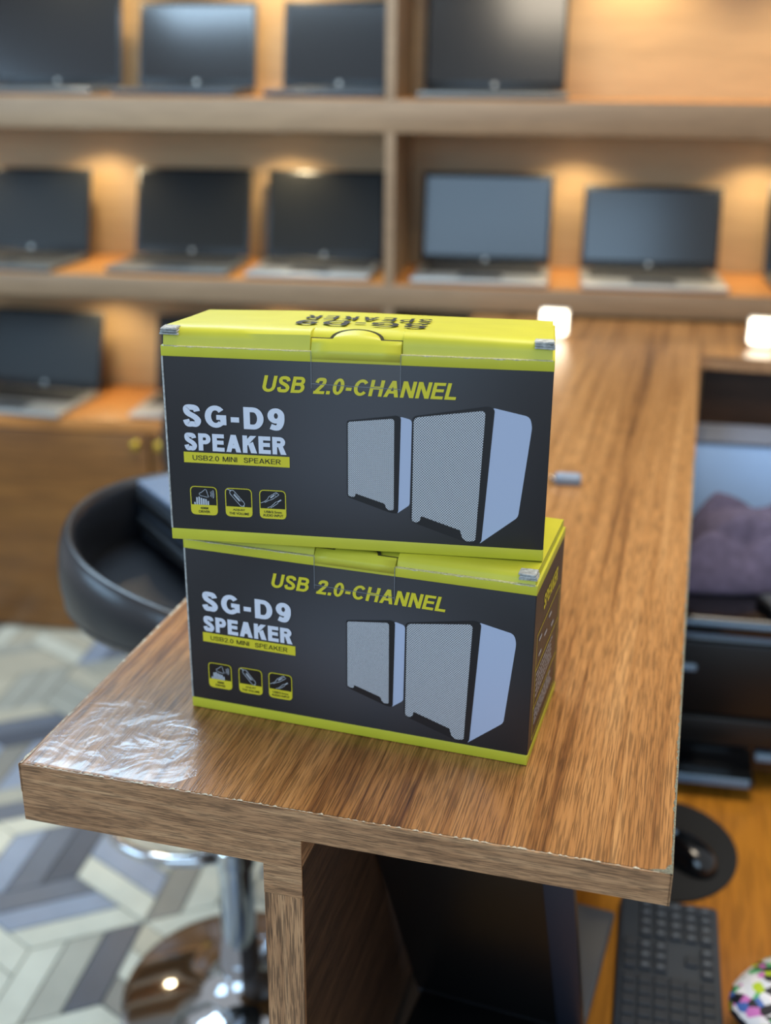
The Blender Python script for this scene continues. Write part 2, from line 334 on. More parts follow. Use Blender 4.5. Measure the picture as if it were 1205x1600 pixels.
# warm downlights under the boards
def downlight(x, z, power):
    c = lathe('downlight', [(0.034, 0.0), (0.034, -0.006), (0.030, -0.010), (0.026, -0.010), (0.026, -0.003)], M['lamp_body'], sh, 24); c.location = (x, 0.225, z)
    lathe('lens', [(0.0255, -0.004), (0.0255, -0.007), (0.001, -0.0075)], M['warm_led'], c, 24)
    l = bpy.data.lights.new('downlight_beam', 'SPOT'); l.energy = power; l.color = (1.0, 0.80, 0.48); l.spot_size = R(132); l.spot_blend = 0.6; l.shadow_soft_size = 0.02
    o = bpy.data.objects.new('downlight_beam', l); col.objects.link(o); o.parent = c; o.location = (0, 0, -0.013)
for x in (-1.72, -1.275, -0.757, -0.02, 0.436): downlight(x, 0.412, 5.0)
for x in (-1.3, -0.78, 0.10, 0.62): downlight(x, 0.90, 9.0)
for x in (-1.284, -0.80): downlight(x, 0.006, 4.0)

# ------------------------------------------------------------------ laptops
def make_laptop(label, x, y, z, w, d, lidh, tilt, yaw=0.0, base='dark_silver', screen='screen_matt', shell='lid', space='wall', group='laptops on show on the shelves', emblem=True):
    """local: x 0..w, y 0 (front edge) .. d (hinge); tilt = degrees past vertical"""
    if space == 'wall': t = wall_empty('laptop', label, 'laptop', x, y, z, yaw, group)
    else: t = thing('laptop', label, 'laptop', (x, y, z), yaw, group)
    th = 0.016
    bm = bmesh.new(); bm_box(bm, 0, w, 0, d, 0.0015, th, 0.005, 3); from_bm('base', bm, M[base], t, True)
    box('key_panel', w * 0.06, w * 0.94, d * 0.42, d * 0.90, th, th + 0.0012, M['keys'], t)
    box('touchpad', w * 0.34, w * 0.66, d * 0.06, d * 0.36, th, th + 0.0006, M['lid'], t, 0.0002)
    bm = bmesh.new(); bm_box(bm, 0.001, w - 0.001, 0.0, 0.007, 0.0, lidh, 0.0028, 3)
    lid = from_bm('lid', bm, M[shell], t, True); lid.location = (0, d - 0.004, th + 0.003); lid.rotation_euler = (-R(tilt), 0, 0)
    box('bezel', 0.003, w - 0.003, -0.0012, 0.001, 0.003, lidh - 0.003, M['bezel'], lid, 0.0005)
    box('screen', 0.010, w - 0.010, -0.0016, 0.0, 0.020, lidh - 0.011, M[screen], lid)
    if emblem:
        lathe('emblem', [(0.0052, 0), (0.0052, 0.0006), (0.0036, 0.0007), (0.0005, 0.0007)], M['silver'], lid, 18).matrix_local = Matrix.Translation((w / 2, -0.0012, 0.0115)) @ Matrix.Rotation(R(90), 4, 'X')
    lathe('hinge', [(0.0045, 0), (0.0045, w * 0.8)], M['bezel'], t, 12).matrix_local = Matrix.Translation((w * 0.1, d - 0.002, th + 0.002)) @ Matrix.Rotation(R(90), 4, 'Y')
    return t
LZ1, LZ2, LZ3 = 0.486, 0.064, -0.312
D1 = 0.022
make_laptop('large dark laptop at the left end of the top shelf', -1.178 - 0.345, D1, LZ1, 0.345, 0.22, 0.235, 12, base='dark_silver', screen='screen')
make_laptop('black laptop second from left on the top shelf', -1.131, D1, LZ1, 0.306, 0.21, 0.206, 14, base='lid', screen='screen')
make_laptop('black laptop on the top shelf left of the divider', -0.757, D1, LZ1, 0.289, 0.21, 0.206, 12, base='lid', screen='screen')
make_laptop('big dark laptop on the top shelf right of the divider', -0.393, D1 - 0.01, LZ1, 0.345, 0.235, 0.238, 12, yaw=R(2), base='dark_silver', screen='screen')
make_laptop('dark-screened laptop at the far left of the middle shelf', -1.312 - 0.335, D1, LZ2, 0.335, 0.225, 0.222, 16, yaw=R(-4), base='dark_silver', screen='screen_matt')
make_laptop('grey laptop with blank dark screen, second from left on middle shelf', -1.178, D1, LZ2, 0.318, 0.23, 0.228, 16, base='dark_silver')
make_laptop('silver laptop with dark screen on middle shelf left of the divider', -0.815, D1 - 0.004, LZ2, 0.312, 0.23, 0.228, 15, base='silver')
make_laptop('silver laptop with blue glow on its screen right of the divider', -0.402, D1 - 0.012, LZ2, 0.333, 0.235, 0.226, 9, base='silver', screen='screen_soft')
make_laptop('silver laptop with blue-black screen tilted back at right of middle shelf', 0.007, D1 - 0.016, LZ2, 0.343, 0.235, 0.204, 12, base='silver', screen='screen')
make_laptop('laptop cut off by the right edge on the middle shelf', 0.462, D1, LZ2, 0.335, 0.225, 0.215, 16, base='dark_silver')
make_laptop('silver laptop on the lowest shelf at the left', -1.315 - 0.34, 0.012, LZ3, 0.34, 0.235, 0.215, 17, yaw=R(-6), base='silver')
make_laptop('laptop on the lowest shelf half hidden behind the upper carton', -1.14, 0.015, LZ3, 0.33, 0.225, 0.21, 14, base='silver')

# ------------------------------------------------------------------ counter (local x to the right, y away, z up; near left top corner is the origin)
CA = R(-14.8477); CP = (-0.3034, 0.8187, 0.0); CW = 0.5306; CT = 0.0276
ct = thing('counter', 'long wood-laminate counter with an overhanging near end carrying the two cartons', 'counter', CP, CA)
def to_counter(x, y):
    dx, dy = x - CP[0], y - CP[1]; return (dx * math.cos(CA) + dy * math.sin(CA), -dx * math.sin(CA) + dy * math.cos(CA))
def wall_at_lx(lx):                                  # counter y where the wall's front plane meets this counter x
    n = Vector((math.sin(R(8)), math.cos(R(8)))); ox = Vector((CP[0], CP[1])) + Vector((math.cos(CA), math.sin(CA))) * lx; dy = Vector((-math.sin(CA), math.cos(CA)))
    return ((Vector((WP[0], WP[1])) - ox).dot(n)) / dy.dot(n) - 0.004
LY = 1.716; XR = 1.15
ins = 0.0012
prism('laminate_top', [(ins, ins), (CW - ins, ins), (CW - ins, LY + ins), (XR, LY + ins), (XR, wall_at_lx(XR)), (ins, wall_at_lx(ins))], -CT, 0.0, M['top'], ct)
def xz_prism(name, pts, y0, y1, m):
    bm = bmesh.new(); f_ = bm.faces.new([bm.verts.new((x, y0, z)) for x, z in pts]); ex = bmesh.ops.extrude_face_region(bm, geom=[f_])
    for g_ in ex['geom']:
        if isinstance(g_, bmesh.types.BMVert): g_.co.y = y1
    return from_bm(name, bm, m, ct)
xz_prism('front_edge_band', [(0, -0.0006), (0, -0.0552), (0.2148, -0.0552), (0.2148, -0.084), (0.2473, -0.084), (0.2473, -CT), (CW, -CT), (CW, -0.0006)], -0.0008, ins, M['edge_x'])
box('front_batten', 0.0002, 0.2470, ins + 0.0001, 0.05, -0.0550, -CT - 0.0001, M['edge_y'], ct)
box('right_edge_band', CW - ins, CW + 0.0006, -0.0008, LY, -CT, -0.0006, M['edge_y'], ct)
box('left_edge_band', -0.0006, ins, -0.0008, wall_at_lx(0), -CT, -0.0006, M['edge_y'], ct)
box('far_edge_band', CW - ins, XR, LY - 0.0006, LY + ins, -CT, -0.0006, M['edge_x'], ct)
box('support_edge', 0.2148, 0.2473, -0.0002, 0.004, FZ, -0.0842, M['edge_z'], ct)
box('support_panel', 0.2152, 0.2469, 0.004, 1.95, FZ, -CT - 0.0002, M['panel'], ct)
box('rear_support_panel', CW + 0.01, XR - 0.01, LY + 0.06, LY + 0.078, FZ, -CT - 0.0002, M['walnut'], ct)  # added panel, shade of the recess put into its dark brown
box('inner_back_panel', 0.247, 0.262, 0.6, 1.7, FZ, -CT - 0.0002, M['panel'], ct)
rr = random.Random(3)
def jag(name, pts, wmin, wmax, m, z, axis):
    v, f = [], []
    for k, (x, y) in enumerate(pts):
        w_ = wmin + (wmax - wmin) * rr.random() ** 3
        v += [(x, y, z), (x, y + w_, z)] if axis == 1 else [(x, y, z), (x - w_, y, z)]
        if k: f.append((2 * k - 2, 2 * k, 2 * k + 1, 2 * k - 1))
    return pyd(name, v, f, m, ct)
jag('worn_front_edge', [(0.004 + k * (CW - 0.006) / 260, -0.0007) for k in range(261)], 0.0002, 0.0026, M['pale_edge'], 0.00025, 1)
jag('worn_right_edge', [(CW + 0.0005, -0.0005 + k * 1.0 / 300) for k in range(301)], 0.0011, 0.0030, M['chip'], 0.00025, 0)
jag('worn_left_edge', [(0.0022, 0.0 + k * 0.7 / 200) for k in range(201)], 0.0004, 0.0034, M['pale_edge'], 0.00025, 0)
pyd('chipped_corner', [(CW - 0.017, 0.0008, 0.0004), (CW + 0.0004, -0.0004, 0.0004), (CW + 0.0002, 0.012, 0.0004), (CW - 0.003, 0.009, 0.0004), (CW - 0.005, 0.004, 0.0004), (CW - 0.012, 0.0024, 0.0004)], [(0, 1, 2, 3, 4, 5)], M['chip'], ct)

# wrinkled clear tape over the near left corner
def tape_sheet():
    out = [(0.006, 0.004), (0.05, 0.003), (0.10, 0.003), (0.135, 0.006), (0.150, 0.022), (0.148, 0.05), (0.153, 0.075), (0.135, 0.098), (0.10, 0.112), (0.06, 0.118), (0.03, 0.128), (0.012, 0.112), (0.006, 0.085), (0.004, 0.04)]
    bm = bmesh.new(); c = bm.verts.new((0.075, 0.058, 0.0016)); prev = [c] * len(out); n = len(out)
    for ring in range(1, 9):
        t = ring / 8.0; cur = []
        for k, (x, y) in enumerate(out):
            h = 0.0006 + (0.0009 * (0.5 + 0.5 * math.sin(k * 2.1 + ring * 1.7)) if ring < 8 else -0.0002)
            cur.append(bm.verts.new((0.075 + (x - 0.075) * t, 0.058 + (y - 0.058) * t, h)))
        for k in range(n):
            if ring == 1: bm.faces.new((c, cur[k], cur[(k + 1) % n]))
            else: bm.faces.new((prev[k], cur[k], cur[(k + 1) % n], prev[(k + 1) % n]))
        prev = cur
    bmesh.ops.recalc_face_normals(bm, faces=bm.faces[:])
    me = bpy.data.meshes.new('clear_tape')
    if sum(q.normal.z for q in bm.faces) < 0: bmesh.ops.reverse_faces(bm, faces=bm.faces[:])
    bm.to_mesh(me); bm.free(); o = link('clear_tape', me, M['film'], None, True); o.location = CP; o.rotation_euler.z = CA
    return tag(o, 'wrinkled clear tape stuck over the near left corner of the counter', 'tape')
tape_sheet()

# ------------------------------------------------------------------ the two speaker cartons
BW, BH, BD = 0.307, 0.1643, 0.1338
def curve_text(txt, x0, x1, z0, z1, shear=0.0, bold=0.0, space=1.0):
    cu = bpy.data.curves.new('t', 'FONT'); cu.body = txt; cu.size = 1.0; cu.shear = shear; cu.offset = bold; cu.space_character = space; cu.resolution_u = 4
    o = bpy.data.objects.new('t', cu); col.objects.link(o); dg = bpy.context.evaluated_depsgraph_get(); dg.update()
    me = bpy.data.meshes.new_from_object(o.evaluated_get(dg)); bpy.data.objects.remove(o)
    xs = [v.co.x for v in me.vertices]; ys = [v.co.y for v in me.vertices]
    ax, ay = (x1 - x0) / (max(xs) - min(xs)), (z1 - z0) / (max(ys) - min(ys)); mx_, my_ = min(xs), min(ys)
    v = [(x0 + (w.co.x - mx_) * ax, z0 + (w.co.y - my_) * ay) for w in me.vertices]; f = [tuple(p.vertices) for p in me.polygons]
    bpy.data.meshes.remove(me); return v, f
def smooth_line(pts, seg=7):
    P = [Vector(p) for p in pts]; out = []
    for i in range(len(P) - 1):
        p0, p1, p2, p3 = P[max(i - 1, 0)], P[i], P[i + 1], P[min(i + 2, len(P) - 1)]
        for k in range(seg):
            t = k / seg; out.append(tuple(0.5 * (2 * p1 + (p2 - p0) * t + (2 * p0 - 5 * p1 + 4 * p2 - p3) * t * t + (3 * p1 - p0 - 3 * p2 + p3) * t ** 3)))
    return out + [tuple(P[-1])]
def glyph(ch, w):
    """grotesque capital: (advance width, list of (verts, faces)); cap height 1, stem w"""
    R4 = lambda x0, y0, x1, y1: ([(x0, y0), (x1, y0), (x1, y1), (x0, y1)], [(0, 1, 2, 3)])
    PG = lambda *p: (list(p), [tuple(range(len(p)))])
    v_ = w * 0.90
    def arc(cx, cy, rx, ry, a0, a1, n=22):
        v, f = [], []
        for k in range(n + 1):
            a = R(a0 + (a1 - a0) * k / n); c, s_ = math.cos(a), math.sin(a); v += [(cx + rx * c, cy + ry * s_), (cx + (rx - w) * c, cy + (ry - v_) * s_)]
            if k: f.append((2 * k - 2, 2 * k, 2 * k + 1, 2 * k - 1))
        return v, f
    def bowl(x0, xr, y0, y1):
        r = (y1 - y0) / 2; rx = min(r, (xr - x0) * 0.62); return [R4(x0, y1 - v_, xr - rx, y1), R4(x0, y0, xr - rx, y0 + v_), arc(xr - rx, (y0 + y1) / 2, rx, r, -90, 90)]
    S_ = lambda pts: stroke(smooth_line(pts), w)
    h = w / 2
    if ch == 'U': return 0.74, [R4(0, .33, w, 1), R4(.74 - w, .33, .74, 1), arc(.37, .345, .37, .355, 180, 360)]
    if ch == 'S': W_ = .70; return W_, [S_([(W_ - h - .02, .70), (W_ - h - .07, .84), (W_ / 2, 1.005 - h), (h + .05, .86), (h + .03, .72), (h + .09, .605), (W_ / 2, .515), (W_ - h - .09, .42), (W_ - h, .28), (W_ - h - .07, .12), (W_ / 2, h - .005), (h + .07, .12), (h, .31)])]
    if ch == 'B': return .74, [R4(0, 0, w, 1)] + bowl(w * .5, .70, .46, 1.0) + bowl(w * .5, .74, 0, .46 + v_ * .9)
    if ch == 'D': return .76, [R4(0, 0, w, 1)] + bowl(w * .5, .76, 0, 1)
    if ch == 'P': return .68, [R4(0, 0, w, 1)] + bowl(w * .5, .68, .38, 1)
    if ch == 'R': return .76, [R4(0, 0, w, 1)] + bowl(w * .5, .70, .42, 1) + [PG((.76 - w * 1.22, 0), (.76, 0), (.30 + w * 1.1, .46), (.30, .46))]
    if ch == '2': W_ = .62; return W_, [S_([(h, .68), (h + .06, .86), (W_ / 2, 1 - h), (W_ - h - .04, .87), (W_ - h - .01, .70), (W_ - h - .10, .52), (W_ * .42, .30), (h + .03, h * 0.9)]), R4(0, 0, W_, v_)]
    if ch == '0': return .62, [arc(.31, .5, .31, .505, 0, 360, 36)]
    if ch == 'O': return .82, [arc(.41, .5, .41, .505, 0, 360, 36)]
    if ch == '9': return .64, [arc(.32, .66, .32, .345, 0, 360, 36), S_([(.64 - h, .66), (.64 - h - .01, .40), (.54 - h, .165), (.29, h - .005), (h - .01, .175)])]
    if ch == 'C': return .78, [arc(.40, .5, .40, .505, 38, 322, 34)]
    if ch == 'G': return .82, [arc(.41, .5, .41, .505, 40, 316, 34), R4(.44, .36, .82, .36 + v_), R4(.82 - w * .95, .13, .82, .36 + v_)]
    if ch == 'H': return .74, [R4(0, 0, w, 1), R4(.74 - w, 0, .74, 1), R4(w * .5, .52 - v_ / 2, .74 - w * .5, .52 + v_ / 2)]
    if ch == 'A': return .82, [PG((0, 0), (w * 1.06, 0), (.41 + w * .55, 1), (.41 - w * .55, 1)), PG((.82 - w * 1.06, 0), (.82, 0), (.41 + w * .55, 1), (.41 - w * .55, 1)), R4(.17, .22, .65, .22 + v_ * .9)]
    if ch == 'N': return .74, [R4(0, 0, w, 1), R4(.74 - w, 0, .74, 1), PG((0, 1), (.74 - w * 1.12, 0), (.74, 0), (w * 1.12, 1))]
    if ch == 'M': return .88, [R4(0, 0, w, 1), R4(.88 - w, 0, .88, 1), PG((0, 1), (.44 - w * .5, 0), (.44 + w * .5, 0), (w * 1.2, 1)), PG((.88 - w * 1.2, 1), (.44 - w * .5, 0), (.44 + w * .5, 0), (.88, 1))]
    if ch == 'E': return .66, [R4(0, 0, w, 1), R4(0, 0, .66, v_), R4(0, .52 - v_ / 2, .62, .52 + v_ / 2), R4(0, 1 - v_, .65, 1)]
    if ch == 'L': return .62, [R4(0, 0, w, 1), R4(0, 0, .62, v_)]
    if ch == 'K': return .78, [R4(0, 0, w, 1), PG((w * .6, .30), (w * .6, .30 + w * 1.5), (.76 - w * 1.3, 1), (.76, 1)), PG((.78 - w * 1.3, 0), (.78, 0), (.30 + w * 1.05, .66), (.30, .50))]
    if ch == 'I': return w, [R4(0, 0, w, 1)]
    if ch == '.': return w * 1.05, [R4(0, 0, w * 1.05, w * 1.02)]
    if ch == '-': return .36, [R4(.02, .28, .34, .28 + w * .95)]
    return .34, []
def type_line(txt, x0, x1, z0, z1, w=0.2, gap=0.11, slant=0.0):
    """list of (verts, faces) pieces fitted to the rectangle"""
    out, x = [], 0.0
    for ch in txt:
        adv, ps = glyph(ch, w)
        for pv, pf in ps: out.append(([(a + x + slant * b_, b_) for a, b_ in pv], pf))
        x += adv + gap
    xs_ = [p[0] for pv, _ in out for p in pv]; xa_, xb_ = min(xs_), max(xs_)
    return [([(x0 + (a - xa_) / (xb_ - xa_) * (x1 - x0), z0 + b_ * (z1 - z0)) for a, b_ in pv], pf) for pv, pf in out]
def flat(name, polys, off, m, parent, plane='front'):
    """polys: list of (verts2d, faces); printed flat on a face of the carton"""
    v, f = [], []
    for i_, (pv, pf) in enumerate(polys):
        n = len(v); off_ = off + 1.2e-5 * (i_ % 9)
        for a, b_ in pv: v.append((a, -off_, b_) if plane == 'front' else (BW + off_, a, b_))
        f += [tuple(n + i for i in q) for q in pf]
    return pyd(name, v, f, m, parent)
def poly(*pts): return (list(pts), [tuple(range(len(pts)))])
def rnd(pts, r, seg=5):
    out = []; n = len(pts); rs = r if isinstance(r, (list, tuple)) else [r] * n
    for i in range(n):
        p, a, b_ = Vector(pts[i]), Vector(pts[i - 1]), Vector(pts[(i + 1) % n]); d1 = (a - p); d2 = (b_ - p); q = min(rs[i], d1.length * 0.45, d2.length * 0.45)
        s, e = p + d1.normalized() * q, p + d2.normalized() * q
        if q < 1e-6: out.append(tuple(p)); continue
        for k in range(seg + 1):
            t = k / seg; out.append(tuple(s * (1 - t) ** 2 + p * 2 * t * (1 - t) + e * t * t))
    return out
def ring(outer, inner):
    n = len(outer); return (list(outer) + list(inner), [(i, (i + 1) % n, n + (i + 1) % n, n + i) for i in range(n)])
def stroke(pts, w, closed=False):
    P = [Vector(p) for p in pts]; N = len(P); v, f = [], []
    for i in range(N):
        a = P[i - 1] if (i or closed) else P[i]; b_ = P[(i + 1) % N] if (i < N - 1 or closed) else P[i]
        t = (b_ - a); t = t.normalized() if t.length else Vector((1, 0)); n_ = Vector((-t.y, t.x)) * w / 2; v += [tuple(P[i] + n_), tuple(P[i] - n_)]
    for i in range(N if closed else N - 1):
        j = (i + 1) % N; f.append((2 * i, 2 * i + 1, 2 * j + 1, 2 * j))
    return v, f
mm = lambda pts: [(a / 1000.0, b_ / 1000.0) for a, b_ in pts]
def make_carton(label, loc, rz, ef, eb, seed, sag=0.0):
    r = random.Random(seed)
    t = thing('speaker_carton', label, 'box', loc, rz, 'stacked speaker cartons')
    body = box('carton_body', 0.0006, BW, 0, BD, 0, BH - 0.0004, M['card'], t, 0.0007)
    # side faces (black card, warm light painted in as brown)
    sd = box('side_panel', BW - 0.0002, BW + 0.0003, 0.0006, BD - 0.0006, 0.0008, BH - 0.0006, M['side_card'], t)
    # yellow bands
    bt, bb = 0.1559, 0.0100
    bands = bmesh.new()
    bm_box(bands, -0.0002, BW + 0.0005, -0.0003, BD + 0.0003, 0.0002, bb, 0.0006)
    from_bm('bottom_band', bands, M['yellow'], t, True)
    bands = bmesh.new()
    bm_box(bands, -0.0002, BW + 0.0005, -0.0003, BD + 0.0003, bt, BH, 0.0003)
    from_bm('top_band', bands, M['yellow'], t, True)
    box('worn_corner_edge', -0.0003, 0.0013, -0.0004, 0.0012, bb, bt, M['raw'], t, 0.0003)
    # lid: a bulging tuck-in top, higher along the front than at the back
    nx = 24; prof = [(BD, BH), (BD, BH + eb * 0.8), (BD - 0.002, BH + eb), (BD * 0.6, BH + eb + (ef - eb) * 0.42), (0.030, BH + eb + (ef - eb) * 0.86), (0.014, BH + ef), (0.0075, BH + ef - 0.0008), (0.0040, BH + ef - 0.0035), (0.0028, BH + ef * 0.4), (0.0012, BH - 0.002)]
    xa, xb = 0.1205, 0.1906
    notch = prof[:4] + [(0.034, BH + eb + (ef - eb) * 0.84), (0.0220, BH + ef - 0.0006), (0.0150, BH + ef - 0.0016), (0.0092, BH + ef * 0.62), (0.0055, BH + 0.0010), (0.0030, BH - 0.002)]
    xs = [0.0015 + (BW - 0.0030) * i / nx for i in range(nx + 1)]
    xs = sorted([(x, x > xa and x < xb) for x in xs if not (xa - 0.002 < x < xa + 0.002 or xb - 0.002 < x < xb + 0.002)] + [(xa - 0.0012, False), (xa - 0.0004, True), (xb + 0.0004, True), (xb + 0.0012, False)])
    nx = len(xs) - 1; v, f = [], []
    for x, cut in xs:
        u = x / BW; s = 4 * u * (1 - u)
        for k, (y, z) in enumerate(notch if cut else prof):
            dz = (0.0016 - sag) * s * (1 if 1 < k < 8 else 0) + (0.0004 * math.sin(9 * u + k + seed) if 1 < k < 8 else 0); v.append((x, y, max(BH - 0.002, z + dz)))
    m_ = len(prof)
    for i in range(nx):
        for k in range(m_ - 1): f.append((i * m_ + k, (i + 1) * m_ + k, (i + 1) * m_ + k + 1, i * m_ + k + 1))
    f.append(tuple(range(m_))); f.append(tuple(nx * m_ + k for k in range(m_))[::-1])
    bm = bmesh.new(); vv = [bm.verts.new(p) for p in v]
    for q in f: bm.faces.new([vv[i] for i in q])
    lid = from_bm('lid', bm, M['yellow'], t, True)
    # pale folded line where the front panel ends, and torn corner tabs
    v, f = [], []
    for k in range(81):
        x = 0.001 + (BW - 0.002) * k / 80; w_ = 0.0003 + 0.0007 * r.random() ** 3; v += [(x, -0.0004, BH - 0.0001), (x, 0.0016, BH + 0.0001), (x, -0.0004, BH - 0.0001 - w_)]
        if k: a = 3 * k; f += [(a - 3, a, a + 1, a - 2), (a - 1, a + 2, a, a - 3)]
    pyd('worn_panel_edge', v, f, M['pale_edge'], t)
    for x0, x1 in ((-0.001, 0.0150), (BW - 0.0160, BW + 0.0005)):
        bm = bmesh.new()
        for j in range(3):
            zz = BH + ef - 0.0052 + j * 0.0022; q = r.uniform(0, 0.002); bm_box(bm, x0 + q, x1 - r.uniform(0, 0.002), -0.0005 - 0.0006 * j + 0.001 * r.random(), 0.0105, zz, zz + 0.0017, 0.0005, 1)
        bmesh.ops.subdivide_edges(bm, edges=bm.edges[:], cuts=1)
        for w_ in bm.verts: w_.co += Vector((r.uniform(-1, 1), r.uniform(-1, 1), r.uniform(-1, 1))) * 0.00035
        from_bm('torn_corner', bm, M['raw'], t)
    # tuck tab with thumb arc
    xc = (xa + xb) / 2; kz = ef / 0.0134
    def tabline(g):                                   # (x, e): e = how far past the shoulder the thumb arc reaches
        pts = [(xa - g, g * 60), (xc - 0.0190 - g, g * 60)]
        pts += [(xc + (0.0185 + g) * math.sin(a), g * 60 + math.cos(a)) for a in [R(-86 + 172 * k / 18) for k in range(19)]]
        return pts + [(xc + 0.0190 + g, g * 60), (xb + g, g * 60)]
    def tab_at(x, e, lift=0.0): return (x, 0.0046 + e * 0.0092, BH + (0.0092 + e * 0.0056) * kz + lift)
    v, f = [], []
    for k, (x, e) in enumerate(tabline(0.0)):
        v += [(x, -0.0007, BH - 0.0060), (x, -0.0010, BH - 0.0002), (x, 0.0000, BH + 0.0016 * kz), (x, 0.0024, BH + 0.0056 * kz), tab_at(x, 0), tab_at(x, e)]
        if k:
            a = 6 * k
            for j in range(5): f.append((a - 6 + j, a + j, a + j + 1, a - 5 + j))
    tab = pyd('tuck_tab', v, f, M['yellow'], t, True)
    so = tab.modifiers.new('thickness', 'SOLIDIFY'); so.thickness = 0.0006; so.offset = -1
    out, inn = tabline(0.0024), tabline(-0.0002)
    v, f = [], []
    for k in range(len(out)):
        v += [tab_at(*out[k], lift=-0.0003), tab_at(*inn[k], lift=-0.0003)]
        if k: a = 2 * k; f.append((a - 2, a, a + 1, a - 1))
    pyd('thumb_slot', v, f, M['tape_mark'], t)  # dark ribbon painted as the gap shadow around the tuck tab
    # clear seal tape on the front
    flat('seal_tape', [poly((xa, 0.1352), (xb, 0.1352), (xb, BH), (xa, BH))], 0.0011, M['seal'], t)
    flat('seal_tape_edge', [stroke([(xa, BH), (xa, 0.1352)], 0.00045), stroke([(xb, BH), (xb, 0.1352)], 0.00045), stroke([(xa, 0.1388), (xb, 0.1372)], 0.0005)], 0.0012, mat('tape_edge_glint', (120, 126, 132), 0.3), t)
    # ---- printing on the front
    P = body; k0 = 0.00025
    def txt(name, s, a, b_, c, d, m, off=0.0005, **kw): return flat(name, type_line(s, a, b_, c, d, **kw), off, m, P)
    txt('title_print', 'USB 2.0-CHANNEL', 0.0812, 0.2339, 0.1306, 0.1437, M['yellow_print'], w=0.20, gap=0.10, slant=0.22)
    txt('model_print', 'SG-D9', 0.0150, 0.0983, 0.0990, 0.1172, M['white_ink'], w=0.245, gap=0.15)
    txt('speaker_print', 'SPEAKER', 0.0150, 0.0993, 0.0790, 0.0936, M['white_ink'], w=0.255, gap=0.09)
    flat('banner_print', [poly((0.0139, 0.0683), (0.1016, 0.0683), (0.1016, 0.0773), (0.0139, 0.0773))], k0, M['yellow_print'], P)
    txt('banner_text', 'USB2.0 MINI  SPEAKER', 0.0213, 0.0944, 0.0706, 0.0748, M['black_ink'], w=0.13, gap=0.13)
    for i, (x0, x1) in enumerate(((0.0176, 0.0403), (0.0470, 0.0696), (0.0757, 0.0979))):
        y0, y1 = 0.0233, 0.0482; w_ = x1 - x0; o_ = rnd([(x0, y0), (x1, y0), (x1, y1), (x0, y1)], 0.0042); g = 0.0007
        in_ = rnd([(x0 + g, y0 + g), (x1 - g, y0 + g), (x1 - g, y1 - g), (x0 + g, y1 - g)], 0.0036)
        flat('icon_field', [(in_, [tuple(range(len(in_)))])], k0, M['black_ink'], P)
        flat('icon_frame', [ring(o_, in_), (rnd([(x0 + g * .5, y0 + g * .5), (x1 - g * .5, y0 + g * .5), (x1 - g * .5, y0 + 0.0088), (x0 + g * .5, y0 + 0.0088)], [0.004, 0.004, 0, 0]), None)][:1], 0.0004, M['yellow_print'], P)
        fo = rnd([(x0 + g * .6, y0 + g * .6), (x1 - g * .6, y0 + g * .6), (x1 - g * .6, y0 + 0.0088), (x0 + g * .6, y0 + 0.0088)], [0.0038, 0.0038, 0, 0])
        flat('icon_caption_field', [(fo, [tuple(range(len(fo)))])], 0.00042, M['yellow_print'], P)
        l1, l2 = (('40MM', 'DRIVER'), ('ADJUST', 'THE VOLUME'), ('USB/3.5mm', 'AUDIO INPUT'))[i]
        wa, wb_ = ((0.0066, 0.0096), (0.0102, 0.0168), (0.0146, 0.0170))[i]; c = (x0 + x1) / 2
        flat('icon_caption', [curve_text(l1, c - wa / 2, c + wa / 2, y0 + 0.0049, y0 + 0.0070, bold=0.02), curve_text(l2, c - wb_ / 2, c + wb_ / 2, y0 + 0.0018, y0 + 0.0040, bold=0.02)], 0.0006, M['black_ink'], P)
        s = []; X = lambda a: x0 + a * w_; Y = lambda b2: y0 + 0.0088 + b2 * 0.0152
        if i == 0:
            for j, h in enumerate((0.14, 0.42, 0.46, 0.40, 0.36, 0.34, 0.24)):
                a = 0.13 + j * 0.083; s.append(poly((X(a), Y(0.01)), (X(a + 0.06), Y(0.01)), (X(a + 0.06), Y(h)), (X(a), Y(h))))
            s.append(stroke([(X(.34), Y(.66)), (X(.42), Y(.72)), (X(.56), Y(.90)), (X(.60), Y(.88)), (X(.68), Y(.46)), (X(.62), Y(.46)), (X(.40), Y(.52)), (X(.34), Y(.58))], 0.00042, True))
            for q in range(3): s.append(stroke([(X(.74 + .05 * q + .035 * math.cos(a)), Y(.64 + (.13 + .05 * q) * math.sin(a))) for a in [R(-80 + 20 * z) for z in range(9)]], 0.00042))
        elif i == 1:
            A = Vector((X(.27), Y(.80))); B = Vector((X(.62), Y(.18))); d_ = (B - A).normalized(); n_ = Vector((-d_.y, d_.x)); r_ = 0.0021
            cap = [tuple(A + n_ * r_ * math.cos(a) - d_ * r_ * math.sin(a)) for a in [R(20 * z) for z in range(10)]] + [tuple(B - n_ * r_ * math.cos(a) + d_ * r_ * math.sin(a)) for a in [R(20 * z) for z in range(10)]]
            s.append(stroke(cap, 0.00045, True)); s.append(stroke([tuple(A + d_ * 0.002), tuple(B - d_ * 0.003)], 0.0010)); s.append(stroke([tuple(A + n_ * 0.0009 + d_ * .0015), tuple(B + n_ * 0.0009 - d_ * .002)], 0.0003))
            s.append(stroke([(X(.08), Y(.99)), (X(.20), Y(.93)), tuple(A - d_ * r_)], 0.0006)); s.append(stroke([tuple(B + d_ * r_), (X(.70), Y(.03))], 0.0008))
        else:
            s.append(stroke([(X(.05), Y(.30)), (X(.18), Y(.38)), (X(.30), Y(.52)), (X(.36), Y(.68)), (X(.54), Y(.86)), (X(.64), Y(.70)), (X(.48), Y(.54)), (X(.34), Y(.46)), (X(.20), Y(.34))], 0.00042, False))
